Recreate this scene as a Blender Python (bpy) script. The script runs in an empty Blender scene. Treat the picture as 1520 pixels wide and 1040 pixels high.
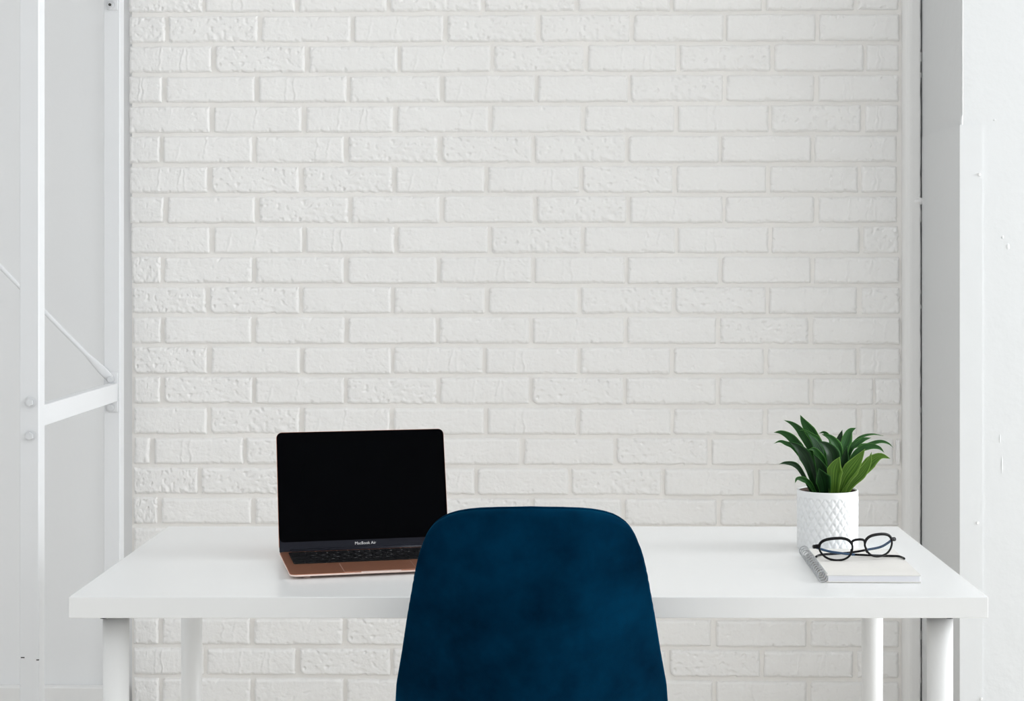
import bpy, bmesh, math, random
from mathutils import Vector, Matrix, noise

# ------------------------------------------------------------------ camera, light, exposure
sc = bpy.context.scene
C = sc.collection
F, CX, CY, EYE = 2621.0, 818.0, 378.0, 1.298      # focal length and principal point in pixels, eye height
cam_d = bpy.data.cameras.new('camera'); cam = bpy.data.objects.new('camera', cam_d); C.objects.link(cam)
cam_d.sensor_width = 36; cam_d.lens = F / 1520 * 36
cam_d.shift_x = -(CX - 760) / 1520; cam_d.shift_y = -(520 - CY) / 1520
cam_d.clip_start = 0.05; cam_d.clip_end = 60
cam.location = (0, 0, EYE); cam.rotation_euler = (math.pi / 2, 0, 0)
sc.camera = cam

w = bpy.data.worlds.new('sky'); sc.world = w; w.use_nodes = True
bg = w.node_tree.nodes['Background']; bg.inputs[0].default_value = (0.80, 0.90, 1.0, 1); bg.inputs[1].default_value = 0.1

def area(name, loc, rot, sx, sy, power, col):
    d = bpy.data.lights.new(name, 'AREA'); d.shape = 'RECTANGLE'; d.size = sx; d.size_y = sy
    d.energy = power; d.color = col
    o = bpy.data.objects.new(name, d); C.objects.link(o); o.location = loc; o.rotation_euler = rot
    return o
# overcast daylight coming in through the tall side windows, the window behind the camera, and an added overhead fill
DAY = (0.945, 0.978, 1.0)
area('daylight_side_near', (4.72, 3.02, 1.9), (0, math.radians(90), 0), 2.8, 1.45, 164, DAY)
area('daylight_side_far', (4.72, .25, 1.9), (0, math.radians(90), 0), 2.8, 4.1, 84, DAY)
area('daylight_rear', (-1.2, -2.95, 1.75), (math.radians(90), 0, 0), 2.4, 2.3, 6, DAY)
area('overhead_fill', (.2, -.5, 3.62), (0, 0, 0), 2.5, 2.3, 35, DAY)  # overhead fill lamp, added to bring more light from above

sc.view_settings.view_transform = 'Standard'; sc.view_settings.look = 'None'
sc.view_settings.gamma = 1; sc.view_settings.exposure = 0.0; sc.view_settings.use_curve_mapping = False
sc.cycles.use_denoising = True
sc.cycles.max_bounces = 10; sc.cycles.diffuse_bounces = 6
random.seed(7)

# ------------------------------------------------------------------ helpers
def px(x, y, Y):
    return Vector(((x - CX) * Y / F, Y, EYE - (y - CY) * Y / F))

def mat(name, col, rough=0.5, metal=0.0, spec=0.5, bump=None, var=None, **kw):
    m = bpy.data.materials.new(name); m.use_nodes = True
    nt = m.node_tree; b = nt.nodes['Principled BSDF']
    b.inputs['Base Color'].default_value = (*col, 1); b.inputs['Roughness'].default_value = rough
    b.inputs['Metallic'].default_value = metal; b.inputs['Specular IOR Level'].default_value = spec
    for k, v in kw.items(): b.inputs[k.replace('_', ' ')].default_value = v
    tc = nt.nodes.new('ShaderNodeTexCoord')
    if var:      # (scale, amount): faint colour variation
        n = nt.nodes.new('ShaderNodeTexNoise'); n.inputs['Scale'].default_value = var[0]; n.inputs['Detail'].default_value = 4
        nt.links.new(tc.outputs['Object'], n.inputs['Vector'])
        r = nt.nodes.new('ShaderNodeMapRange'); r.inputs['From Min'].default_value = .3; r.inputs['From Max'].default_value = .7
        r.inputs['To Min'].default_value = 1 - var[1]; r.inputs['To Max'].default_value = 1 + var[1]
        nt.links.new(n.outputs['Fac'], r.inputs['Value'])
        mx = nt.nodes.new('ShaderNodeMix'); mx.data_type = 'RGBA'; mx.blend_type = 'MULTIPLY'; mx.inputs['Factor'].default_value = 1
        mx.inputs['A'].default_value = (*col, 1); nt.links.new(r.outputs['Result'], mx.inputs['B'])
        nt.links.new(mx.outputs['Result'], b.inputs['Base Color'])
    prev = None
    for (scale, strength, dist) in (bump or []):
        n = nt.nodes.new('ShaderNodeTexNoise'); n.inputs['Scale'].default_value = scale; n.inputs['Detail'].default_value = 5
        nt.links.new(tc.outputs['Object'], n.inputs['Vector'])
        bp = nt.nodes.new('ShaderNodeBump'); bp.inputs['Strength'].default_value = strength; bp.inputs['Distance'].default_value = dist
        nt.links.new(n.outputs['Fac'], bp.inputs['Height'])
        if prev: nt.links.new(prev.outputs['Normal'], bp.inputs['Normal'])
        prev = bp
    if prev: nt.links.new(prev.outputs['Normal'], b.inputs['Normal'])
    return m

def link(name, me, m, parent=None, smooth=False):
    o = bpy.data.objects.new(name, me); C.objects.link(o)
    if m and not me.materials: me.materials.append(m)
    if smooth:
        for p in me.polygons: p.use_smooth = True
    if parent: o.parent = parent
    return o

def from_bm(name, bm, m, parent=None, smooth=False):
    me = bpy.data.meshes.new(name); bmesh.ops.recalc_face_normals(bm, faces=bm.faces); bm.to_mesh(me); bm.free()
    return link(name, me, m, parent, smooth)

def pyd(name, vs, fs, m, parent=None, smooth=True):
    me = bpy.data.meshes.new(name); me.from_pydata([tuple(v) for v in vs], [], fs); me.update()
    return link(name, me, m, parent, smooth)

def tag(o, label, cat, group=None):
    o['label'] = label; o['category'] = cat
    if group: o['group'] = group
    return o

def struct(o, label, cat):
    o['kind'] = 'structure'; o['label'] = label; o['category'] = cat
    return o

def thing(name, loc, label, cat, rz=0.0):
    o = bpy.data.objects.new(name, None); C.objects.link(o); o.empty_display_size = .05
    o.location = loc; o.rotation_euler = (0, 0, rz)
    return tag(o, label, cat)

def bm_box(bm, a, b):
    a, b = Vector(a), Vector(b)
    mtx = Matrix.Translation((a + b) / 2) @ Matrix.Diagonal((*(b - a), 1))
    return bmesh.ops.create_cube(bm, size=1, matrix=mtx)['verts']

def box(name, a, b, m, parent=None, bevel=0.0, seg=2):
    bm = bmesh.new(); bm_box(bm, a, b)
    if bevel: bmesh.ops.bevel(bm, geom=bm.edges[:], offset=bevel, segments=seg, affect='EDGES', profile=.5)
    return from_bm(name, bm, m, parent, smooth=False)

def cyl_mesh(name, r1, r2, h, n=32, bevel=0.0):
    bm = bmesh.new()
    bmesh.ops.create_cone(bm, cap_ends=True, segments=n, radius1=r1, radius2=r2, depth=h)
    if bevel:
        ed = [e for e in bm.edges if abs(e.verts[0].co.z - e.verts[1].co.z) < 1e-6]
        bmesh.ops.bevel(bm, geom=ed, offset=bevel, segments=2, affect='EDGES')
    me = bpy.data.meshes.new(name); bm.to_mesh(me); bm.free()
    for p in me.polygons: p.use_smooth = len(p.vertices) == 4
    return me

def spline(pts, n):
    """Catmull-Rom through the points, n samples"""
    P = [Vector(p) for p in pts]; P = [2 * P[0] - P[1]] + P + [2 * P[-1] - P[-2]]
    out = []; k = len(P) - 3
    for i in range(n):
        t = i / (n - 1) * k; j = min(int(t), k - 1); t -= j
        a, b, c, d = P[j:j + 4]
        out.append(.5 * ((2 * b) + (c - a) * t + (2 * a - 5 * b + 4 * c - d) * t * t + (3 * b - a - 3 * c + d) * t ** 3))
    return out

def tube_data(path, r, n=8, closed=False, flat=None, up=None):
    """tube along a path; flat=(ra, rb) gives an elliptic section, ra along the 'up' hint"""
    vs, fs = [], []; N = len(path)
    T0 = None; U = Vector(up) if up else None
    for i, p in enumerate(path):
        a = path[(i - 1) % N] if (closed or i) else path[i]; b = path[(i + 1) % N] if (closed or i < N - 1) else path[i]
        T = (b - a).normalized()
        if U is None: U = T.orthogonal()
        A = (U - T * U.dot(T))
        A = A.normalized() if A.length > 1e-6 else T.orthogonal().normalized()
        if up is None: U = A
        B = T.cross(A)
        ra, rb = flat if flat else ((r[i], r[i]) if isinstance(r, (list, tuple)) else (r, r))
        for k in range(n):
            th = 2 * math.pi * k / n
            vs.append(p + A * math.cos(th) * ra + B * math.sin(th) * rb)
    for i in range(N if closed else N - 1):
        j = (i + 1) % N
        for k in range(n):
            fs.append((i * n + k, i * n + (k + 1) % n, j * n + (k + 1) % n, j * n + k))
    if not closed:
        fs.append(tuple(range(n))[::-1]); fs.append(tuple(range((N - 1) * n, N * n)))
    return vs, fs

def tube(name, path, r, m, parent=None, **kw):
    vs, fs = tube_data([Vector(p) for p in path], r, **kw)
    return pyd(name, vs, fs, m, parent)

def text_mesh(s, size, align='CENTER'):
    cu = bpy.data.curves.new('txt', 'FONT'); cu.body = s; cu.size = size; cu.align_x = align; cu.align_y = 'CENTER'; cu.extrude = 0; cu.resolution_u = 3
    o = bpy.data.objects.new('txt', cu); C.objects.link(o)
    dg = bpy.context.evaluated_depsgraph_get(); me = bpy.data.meshes.new_from_object(o.evaluated_get(dg))
    bpy.data.objects.remove(o); bpy.data.curves.remove(cu)
    return me

# ------------------------------------------------------------------ materials of the room
M_brick = mat('white_painted_brick', (.885, .876, .862), .42, bump=[(55, .42, .005), (190, .45, .002)], var=(3, .012))
M_mortar = mat('white_painted_mortar', (.885, .864, .835), .5, bump=[(90, .3, .003)])
M_plain = mat('white_plaster_wall', (.825, .83, .835), .6, bump=[(60, .08, .003)])
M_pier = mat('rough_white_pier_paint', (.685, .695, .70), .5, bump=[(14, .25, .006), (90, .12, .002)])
M_trim = mat('white_trim_paint', (.84, .835, .825), .4, bump=[(25, .12, .003)])
M_dark = mat('dark_gap', (.06, .06, .055), .8)
M_floor = mat('oak_floor', (.76, .72, .67), .5, var=(4, .12))
M_ceil = mat('ceiling_paint', (.86, .86, .86), .7)
M_winframe = mat('window_frame_paint', (.8, .8, .8), .4)

# ------------------------------------------------------------------ room shell
ZC = 3.5
YW, K = 4.40, math.tan(math.radians(1.25))          # the brick face: y = YW - K x
struct(box('floor', (-2.8, -2.8, -.1), (4.7, 4.75, 0), M_floor), 'pale oak floor of the room', 'floor')
bm = bmesh.new()
for a, b in (((-2.8, -2.8), (-1.1, 4.75)), ((1.5, -2.8), (4.7, 4.75)), ((-1.1, -2.8), (1.5, -1.7)), ((-1.1, .7), (1.5, 4.75))):
    bm_box(bm, (*a, ZC), (*b, ZC + .1))
struct(from_bm('ceiling', bm, M_ceil), 'plain white ceiling of the room', 'ceiling')
struct(box('wall_left', (-2.8, -2.8, 0), (-2.7, 4.75, ZC), M_plain), 'plain white side wall beyond the steel rack', 'wall')

def wall_with_opening(name, a0, a1, o0, o1, z0, z1, axis, pos, th, label):
    bm = bmesh.new()
    def seg(u0, u1, v0, v1):
        if axis == 'y': bm_box(bm, (pos, u0, v0), (pos + th, u1, v1))
        else: bm_box(bm, (u0, pos, v0), (u1, pos + th, v1))
    seg(a0, o0, 0, ZC); seg(o1, a1, 0, ZC); seg(o0, o1, 0, z0); seg(o0, o1, z1, ZC)
    return struct(from_bm(name, bm, M_plain), label, 'wall')
wall_with_opening('wall_right', -2.8, 4.75, -1.8, 3.75, .5, 3.3, 'y', 4.5, .12, 'white side wall with the tall windows')
wall_with_opening('wall_front', -2.7, 4.5, -2.5, .1, .6, 2.9, 'x', -2.8, .12, 'white wall behind the viewer with a wide window')

def window(name, o0, o1, z0, z1, axis, pos, n, label):
    root = bpy.data.objects.new(name, None); C.objects.link(root); struct(root, label, 'window')
    def bb(nm, u0, u1, v0, v1):
        if axis == 'y': return box(nm, (pos, u0, v0), (pos + .05, u1, v1), M_winframe, root)
        return box(nm, (u0, pos, v0), (u1, pos + .05, v1), M_winframe, root)
    bb('frame', o0, o0 + .06, z0, z1); bb('frame', o1 - .06, o1, z0, z1); bb('frame', o0 + .06, o1 - .06, z0, z0 + .06); bb('frame', o0 + .06, o1 - .06, z1 - .06, z1)
    for i in range(1, n):
        c = o0 + (o1 - o0) * i / n; bb('mullion', c - .025, c + .025, z0 + .06, z1 - .06)
window('window_1', -1.8, 3.75, .5, 3.3, 'y', 4.53, 4, 'tall white framed side window letting in daylight')
window('window_2', -2.5, .1, .6, 2.9, 'x', -2.76, 3, 'wide white framed window behind the viewer')
sk = bpy.data.objects.new('added_skylight', None); C.objects.link(sk); struct(sk, 'unseen skylight added in the ceiling for overhead fill light', 'window')  # skylight frame added around the overhead fill
for a, b in (((-1.1, -1.7), (-1.04, .7)), ((1.44, -1.7), (1.5, .7)), ((-1.04, -1.7), (1.44, -1.64)), ((-1.04, .64), (1.44, .7))):
    box('frame', (*a, ZC - .01), (*b, ZC + .11), M_winframe, sk)
box('mullion', (.18, -1.64, ZC + .03), (.22, .64, ZC + .08), M_winframe, sk)

# back wall: its own frame, u along the wall, v into it, brick faces near v = 0
wall = struct(box('wall_back', (-2.75, .030, 0), (2.75, .25, ZC), M_plain), 'back wall faced with white painted brick', 'wall')
wall.location = (0, YW, 0); wall.rotation_euler = (0, 0, -math.radians(1.25))
cosK = math.cos(math.radians(1.25))
def wuz(x, y):
    """pixel on the brick face -> (u, z)"""
    Y = YW / (1 + K * (x - CX) / F)
    return (x - CX) * Y / F / cosK, EYE - (y - CY) * Y / F

# ---- bricks: a handful of moulded faces, reused as in the real cladding
def face_mesh(name, wd, ht, seed, kind, nx, ny, DEP=.0175):
    rnd = random.Random(seed)
    rc = [rnd.uniform(.003, .007) for _ in range(4)]      # corner radii bl br tl tr
    if kind == 'corner': rc[0] = .019
    if kind == 'round': rc[0] = .011; rc[2] = .012; rc[3] = .009
    cracks = {'crack': [(.30, .0011, 0, 1), (.40, .0018, 0, 1)], 'cracks2': [(.36, .0009, 0, 1), (.62, .0016, 0, 1), (.68, .0010, .2, .8)],
              'half': [(.46, .0016, .45, 1), (.16, .0008, 0, .6)], 'late': [(.66, .0015, 0, 1), (.80, .0008, .2, .9)]}.get(kind, [])
    off = Vector((seed * 7.31, seed * 3.17, 0))
    def sdf(x, z):
        xx, zz = abs(x) - wd / 2, abs(z) - ht / 2
        r = rc[(1 if x > 0 else 0) + (2 if z > 0 else 0)]
        qx, qz = xx + r, zz + r
        return min(max(qx, qz), 0) + math.hypot(max(qx, 0), max(qz, 0)) - r
    edge_r = rnd.uniform(.0075, .0092)
    def coords(L, n):
        e = [0, .0012, .0026, .0042, .0060, .0080]
        return [-L / 2 + a for a in e] + [-L / 2 + .0080 + (L - .016) * i / n for i in range(1, n)] + [L / 2 - a for a in e[::-1]]
    xs, zs = coords(wd, nx), coords(ht, ny)
    vs, fs = [], []
    for z in zs:
        for x in xs:
            p = Vector((x, z, 0)) + off
            n1 = noise.noise(p * 45); n2 = noise.noise(p * 16 + Vector((5, 5, 5)))
            wob = .0013 * n1 + .0016 * n2
            if kind == 'rough': wob += .0008 * noise.noise(p * 120)
            d = -sdf(x, z) - .0012 + wob
            t = min(max(d / edge_r, 0), 1)
            if d <= 0: y = DEP
            else: y = (DEP * .78) * (1 - math.sqrt(max(0, 1 - (1 - t) ** 2)))
            if d > 0:
                y += .0011 * n2 + .0011 * noise.noise(p * 30)
                c = noise.noise(p * Vector((95, 95, 1)).x)
                ew = 1 - min(d / .014, 1)
                if c > .18: y += (c - .18) * (.0075 * ew + (.0065 if kind in ('rough', 'corner') else .0018))
                if kind in ('rough', 'corner'):
                    bz = max(0, 1 - (z + ht / 2) / (ht * .55)) * (math.exp(-((x / wd - .05) / .22) ** 2) + math.exp(-((x / wd - .33) / .1) ** 2))
                    if kind == 'corner': bz = max(0, 1 - (z + ht / 2) / (ht * .5)) * (math.exp(-((x / wd + .30) / .1) ** 2) + math.exp(-((x / wd - .2) / .12) ** 2))
                    y += .0050 * bz * (.45 + noise.noise(p * 75))
                f1 = noise.noise(p * 150); f2_ = noise.noise(p * 62 + Vector((9, 1, 4)))
                if f1 > .12 and f2_ > .05: y += (f1 - .12) * f2_ * (.009 if kind in ('rough', 'corner') else .005)
                for (cx, a, z0, z1) in cracks:
                    zr = z / ht + .5
                    if z0 - .1 < zr < z1 + .1:
                        cxx = (cx - .5) * wd +   .005 * noise.noise(Vector((z * 60, seed + cx * 9, 0))) + .009 * noise.noise(Vector((z * 22, seed + cx * 5, 3)))
                        y += 1.5 * a * math.exp(-((x - cxx) / .0015) ** 2) * (.55 + .9 * noise.noise(Vector((z * 70, seed, 1)))) - .0011 * math.exp(-((x - cxx - .004) / .004) ** 2)
            vs.append((x, y, z))
    W = len(xs)
    for j in range(len(zs) - 1):
        for i in range(W - 1):
            a = j * W + i
            fs.append((a, a + 1, a + W + 1, a + W))
    me = bpy.data.meshes.new(name); me.from_pydata(vs, [], fs); me.update(); me.materials.append(M_brick)
    for p in me.polygons: p.use_smooth = True
    return me

BW, BH = .2230, .0700
KINDS = ['plain', 'rough', 'crack', 'corner', 'cracks2', 'half', 'late', 'round', 'plain', 'rough', 'plain', 'round']
FULL = [face_mesh('brick_face', BW, BH, i + 1, k, 92, 28) for i, k in enumerate(KINDS)]
HALF = [face_mesh('half_brick_face', .092, BH, 40 + i, k, 40, 28) for i, k in enumerate(['plain', 'rough', 'crack', 'plain'])]
TINY = [face_mesh('brick_sliver_face', .040, BH, 60 + i, 'plain', 9, 15) for i in range(2)]
FAR = [face_mesh('brick_face_far', BW, BH, 80 + i, 'plain', 4, 2) for i in range(2)]

bed_l, bed_r = wuz(193, 400)[0], wuz(1342, 400)[0]
bed = box('mortar_bed', (bed_l + .003, .0088, 0), (bed_r, .032, ZC), M_mortar, wall)

LEFT = {0: 189.7, 1: 189.5, 2: 190, 3: 189.5, 4: 190, 5: 190, 6: 190, 7: 191, 8: 191.7, 9: 194, 10: 194.5, 11: 196, 12: 197, 13: 197.2}
RIGHT = {0: 1336, 1: 1336.5, 2: 1336, 3: 1335.5, 4: 1335, 5: 1332.5, 6: 1332.8, 7: 1334, 8: 1335.5, 9: 1337, 10: 1337.5, 11: 1337.5, 12: 1338, 13: 1338, 14: 1336, 15: 1337}
J = {
 0: [301.7, 440.3, 576.5, 716.8, 856.4, 996.7, 1134.2, 1270.7],
 1: [247.2, 384.7, 522.6, 660.7, 799, 938, 1076.2, 1214],
 2: [316.2, 454.8, 592.1, 730.8, 870.4, 1007.2, 1146.3, 1284.4],
 3: [243.2, 380.3, 516.8, 655.4, 795.8, 934.2, 1075.7, 1212.2],
 4: [313.6, 450.6, 586.4, 727.3, 864.9, 1004.6, 1143.7, 1281.8],
 5: [239.3, 376.3, 513.3, 652.8, 791.9, 931, 1069.1, 1206.9],
 6: [310.4, 446.1, 585, 722, 863, 1001.9, 1140.8, 1276.8],
 7: [245.1, 380.8, 519.4, 655.4, 794.5, 932, 1075.2, 1212.2],
 8: [313.6, 450.9, 588.2, 726.5, 864.3, 1004, 1143.7, 1280],
 9: [240.6, 376.3, 512.8, 650.1, 791.1, 929.7, 1069.9, 1206],
 10: [308.3, 446.1, 582.9, 722.6, 859.6, 999.8, 1139.5, 1276],
 11: [240.6, 376.3, 514.1, 649.6, 788.5, 928.9, 1066, 1204.3],
 12: [309.9, 446.7, 582.4, 718.9, 859.6, 998, 1136.8, 1274],
 13: [240.6, 376.3, 512.5, 650.9, 788, 927.6, 1065.2, 1204.8, 1298],
 14: [309.6, 447, 581.6, 721.5, 858.5, 998.5, 1136.3, 1275, 1300],
 15: [225.3, 363.1, 501.5, 640, 774.8, 913.1, 1053.3, 1191, 1328.7],
 16: [295.4, 434, 571, 706.2, 845.9, 984.8, 1123.1, 1262],
 17: [236.1, 375, 513, 650, 789.2, 925, 1067.8, 1205],
 18: [308, 446, 584, 722, 860, 999, 1137, 1275],
 19: [240, 377, 514, 651, 789, 928, 1066, 1204],
 20: [305, 444, 582, 720, 858, 996, 1134, 1272],
 21: [237, 373.8, 510.5, 648, 787, 925, 1059.4, 1201],
 22: [303.8, 442, 581, 719, 857, 991, 1130.7, 1270.2],
 23: [237.5, 373.8, 512, 650, 788, 926, 1060.8, 1201],
}
PITCH = 44.68
nb = 0; sack = []; rb = random.Random(11)
def put_brick(u0, u1, z0, z1, idx):
    wd = u1 - u0; ht = z1 - z0
    if wd < .05: me, base = TINY[nb % 2], .040
    elif wd < .13: me, base = HALF[rb.randrange(len(HALF))], .092
    else:
        while True:
            k = rb.randrange(len(FULL))
            if k not in sack[-3:]: break
        sack.append(k); me, base = FULL[k], BW
    o = bpy.data.objects.new('brick', me); C.objects.link(o); o.parent = wall
    o.location = ((u0 + u1) / 2, rb.uniform(-.0012, .0012), (z0 + z1) / 2)
    o.scale = (wd / base, 1, ht / BH)
    o.rotation_euler = (rb.uniform(-.006, .006), rb.uniform(-.003, .003), rb.uniform(-.006, .006))
u_ref, z_ref = wuz(763, 19.8 - 1.9)
dz = PITCH * 1.0048 * YW / F
for c in range(-5, 26):
    zb = z_ref - c * dz
    js = J.get(c) or [x + rb.uniform(-2, 2) for x in (J[1] if c % 2 else J[2])]
    thin = {1298, 1300, 1328.7}
    L = LEFT.get(c, 190 if c < 0 else 197.2) + rb.uniform(-.5, .5); R = RIGHT.get(c, 1336)
    e = [L] + js + [R]
    for i in range(len(e) - 1):
        ga = 0 if i == 0 else (.6 if e[i] in thin else rb.uniform(.9, 2.5)); gb = 0 if i == len(e) - 2 else (.6 if e[i + 1] in thin else rb.uniform(.9, 2.5))
        u0, u1 = wuz(e[i] + ga, 400)[0], wuz(e[i + 1] - gb, 400)[0]
        z0, z1 = zb + .0004 + rb.uniform(-.0006, .0006), zb + dz - .0052 + rb.uniform(-.001, .001)
        put_brick(u0, u1, max(z0, .002), z1, nb); nb += 1
# the courses high above, out of the picture, in one piece
vs, fs = [], []
c = -6
while True:
    zb = z_ref - c * dz
    if zb + dz > ZC: break
    e = [190] + (J[1] if c % 2 else J[2]) + [1336]
    for i in range(len(e) - 1):
        u0, u1 = wuz(e[i] + 3, 400)[0], wuz(e[i + 1] - 3, 400)[0]
        me = FAR[i % 2]; b0 = len(vs)
        for v in me.vertices: vs.append(((u0 + u1) / 2 + v.co.x * (u1 - u0) / BW, v.co.y, zb + dz / 2 - .003 + v.co.z))
        for p in me.polygons: fs.append(tuple(b0 + k for k in p.vertices))
    c -= 1
up = pyd('upper_brick_courses', vs, fs, M_brick, wall); up['kind'] = 'stuff'

# baseboard left of the brick, vertical trim and pier on the right
bb = struct(box('baseboard_back', (-2.69, -.0, 0), (wuz(187, 400)[0], .03, .214), M_trim, None, .003), 'white baseboard under the plain wall behind the rack', 'baseboard')
bb.location = (0, YW, 0); bb.rotation_euler = wall.rotation_euler
PX = .9157                                            # left face of the pier
PY = 3.96
bm = bmesh.new()
pq = [(PX + .0062, PY + .003), (PX + .0092, PY), (4.49, PY), (4.49, 4.75), (PX + .0012, 4.75), (PX + .0012, 4.37)]
lo = [bm.verts.new((a, b, 0)) for a, b in pq]; hi = [bm.verts.new((a, b, ZC)) for a, b in pq]
for i in range(len(pq)): bm.faces.new((lo[i], lo[(i + 1) % len(pq)], hi[(i + 1) % len(pq)], hi[i]))
bm.faces.new(lo); bm.faces.new(hi)
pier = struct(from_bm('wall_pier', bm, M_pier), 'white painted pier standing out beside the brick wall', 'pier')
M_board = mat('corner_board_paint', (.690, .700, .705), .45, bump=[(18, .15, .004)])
bm = bmesh.new(); zt = 1.589
bm_box(bm, (PX, PY - .004, 0), (PX + .0505, PY + .0005, zt)); bm_box(bm, (PX, PY, 0), (PX + .0050, 4.362, zt))
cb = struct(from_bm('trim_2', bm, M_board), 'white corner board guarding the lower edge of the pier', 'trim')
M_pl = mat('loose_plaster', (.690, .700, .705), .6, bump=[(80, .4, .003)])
# ragged plaster edge at the top of the corner board
vs, fs = [], []; n = 26
for i in range(n + 1):
    z = zt + .30 * i / n; q = .0045 * max(0, noise.noise(Vector((i * .55, 1.3, 0)))) + (.004 if i < 2 else .0008)
    for (x, y) in ((PX + .0065 - q, PY + .012), (PX + .0065 - q * .8, PY - .0015), (PX + .0085, PY - .0004), (PX + .0100, PY + .002)): vs.append((x, y, z))
for i in range(n):
    for k in range(3): a = i * 4 + k; fs.append((a, a + 1, a + 5, a + 4))
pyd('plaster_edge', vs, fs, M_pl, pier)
nail = cyl_mesh('nail_head', .0035, .0026, .003, 12)
for (x, y) in ((1454, 259), (1451.5, 776), (1457, 1037)):
    p = px(x, y, PY - .005); o = link('nail_head', nail, M_trim, cb); o.location = p; o.rotation_euler = (math.pi / 2, 0, 0)
# dents and blobs on the pier's face
def blob(name, c, rx, rz, m, parent, d=.004, seed=0):
    vs, fs = [], []; n, k = 14, 4
    vs.append(c + Vector((0, -d, 0)))
    for j in range(1, k + 1):
        f = j / k
        for i in range(n):
            th = 2 * math.pi * i / n; r = f * (1 + .25 * noise.noise(Vector((math.cos(th) * 1.5, math.sin(th) * 1.5, seed))))
            vs.append(c + Vector((math.cos(th) * rx * r, -d * math.cos(f * math.pi / 2), math.sin(th) * rz * r)))
    for i in range(n): fs.append((0, 1 + i, 1 + (i + 1) % n))
    for j in range(k - 1):
        for i in range(n):
            a = 1 + j * n
            fs.append((a + i, a + n + i, a + n + (i + 1) % n, a + (i + 1) % n))
    return pyd(name, vs, fs, m, parent)
for i, (x, y, rx, rz) in enumerate(((1496, 366, .007, .010), (1488, 352, .004, .006), (1487, 690, .003, .03), (1484, 650, .003, .016), (1476, 178, .005, .004))):
    blob('plaster_drip', px(x, y, PY + .001), rx, rz, M_pl, pier, .0022, i)
# vertical trim between the bricks and the pier
bm = bmesh.new()
tx0, tx1 = wuz(1338.8, 400)[0], wuz(1364.4, 400)[0]
prof = [(tx0, .034), (tx0, .004)] + [(tx0 + .022 - .022 * math.cos(a), .004 - .026 * math.sin(a)) for a in [math.radians(15 * k) for k in range(1, 7)]] + [(tx1 - .003, -.022), (tx1, -.019), (tx1, .034)]
NZ = 180; rowsz = []
for k in range(NZ + 1):
    z = ZC * k / NZ; q = .0010 * noise.noise(Vector((0, 3, z * 9))) + .0009 * noise.noise(Vector((0, 7, z * 31))); q2 = .0006 * noise.noise(Vector((2, 7, z * 5)))
    rowsz.append([bm.verts.new((a + (q if n_ >= len(prof) - 3 else q2), b, z)) for n_, (a, b) in enumerate(prof)])
for lo, hi in zip(rowsz, rowsz[1:]):
    for i in range(len(prof)): bm.faces.new((lo[i], lo[(i + 1) % len(prof)], hi[(i + 1) % len(prof)], hi[i]))
bm.faces.new(rowsz[0]); bm.faces.new(rowsz[-1])
tr = struct(from_bm('trim_1', bm, M_trim), 'white rounded vertical trim in the corner between brick and pier', 'trim')
tr.location = (0, YW, 0); tr.rotation_euler = wall.rotation_euler
gap = box('crack_shade', (tx1 - .001, .004, 0), (tx1 + .004, .033, ZC), M_dark, tr)  # dark strip added in place of the shade deep in the crack
u, z = wuz(1360, 299)
o = blob('caulk_lump', Vector((u + .002, -.020, z)), .014, .010, M_trim, tr, .006, 4)
# paint bridging the crack here and there
rg = random.Random(5)
for (y0, y1) in ((78, 92), (108, 116), (312, 330), (430, 436), (452, 458), (604, 612), (868, 915), (935, 948), (975, 984), (1004, 1012), (320, 322)):
    z1_, z0_ = wuz(1365, y0)[1], wuz(1365, y1)[1]
    box('paint_bridge', (tx1 - .002, -.012 + rg.uniform(-.004, .004), z0_), (tx1 + .0042, .003, z1_), M_trim, tr, .001, 1)

# ------------------------------------------------------------------ desk
M_desk = mat('white_lacquer_desk', (.815, .82, .82), .28, spec=.45)
M_desk_edge = mat('white_desk_edge', (.85, .855, .86), .35)
M_leg = mat('white_powder_coat', (.85, .85, .845), .35)
M_screw = mat('dark_steel', (.06, .06, .065), .4, metal=.6)
DX0, DX1, DY0, DY1, DZ = -.7868, .7132, 2.88, 3.63, .74
desk = thing('desk', ((DX0 + DX1) / 2, (DY0 + DY1) / 2, 0), 'long white desk with four round legs in front of the brick wall', 'desk')
def L(p): return (p[0] - (DX0 + DX1) / 2, p[1] - (DY0 + DY1) / 2, p[2])
box('desktop', L((DX0, DY0, DZ - .0345)), L((DX1, DY1, DZ)), M_desk, desk, .0012, 2)
leg_me = cyl_mesh('leg', .0195, .0218, DZ - .0345 - .006 - .012, 40)
plate_me = cyl_mesh('mounting_plate', .036, .036, .006, 40)
foot_me = cyl_mesh('foot', .016, .018, .012, 24)
bolt_me = cyl_mesh('bolt', .006, .006, .004, 6)
for x, y in ((-.7255, 2.945), (.6485, 2.945), (-.7255, 3.565), (.6485, 3.565)):
    h = DZ - .0345
    lg = link('leg', leg_me, M_leg, desk); lg.location = L((x, y, .012 + (h - .018) / 2))
    for nm, me, m, z in (('mounting_plate', plate_me, M_screw, h - .003), ('foot', foot_me, M_leg, .006)):
        o = link(nm, me, m, lg); o.location = (0, 0, z - (.012 + (h - .018) / 2))
    o = link('bolt', bolt_me, M_screw, lg); o.location = (-.014 if x < 0 else .01, -.026, h - .006 - (.012 + (h - .018) / 2))

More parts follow.
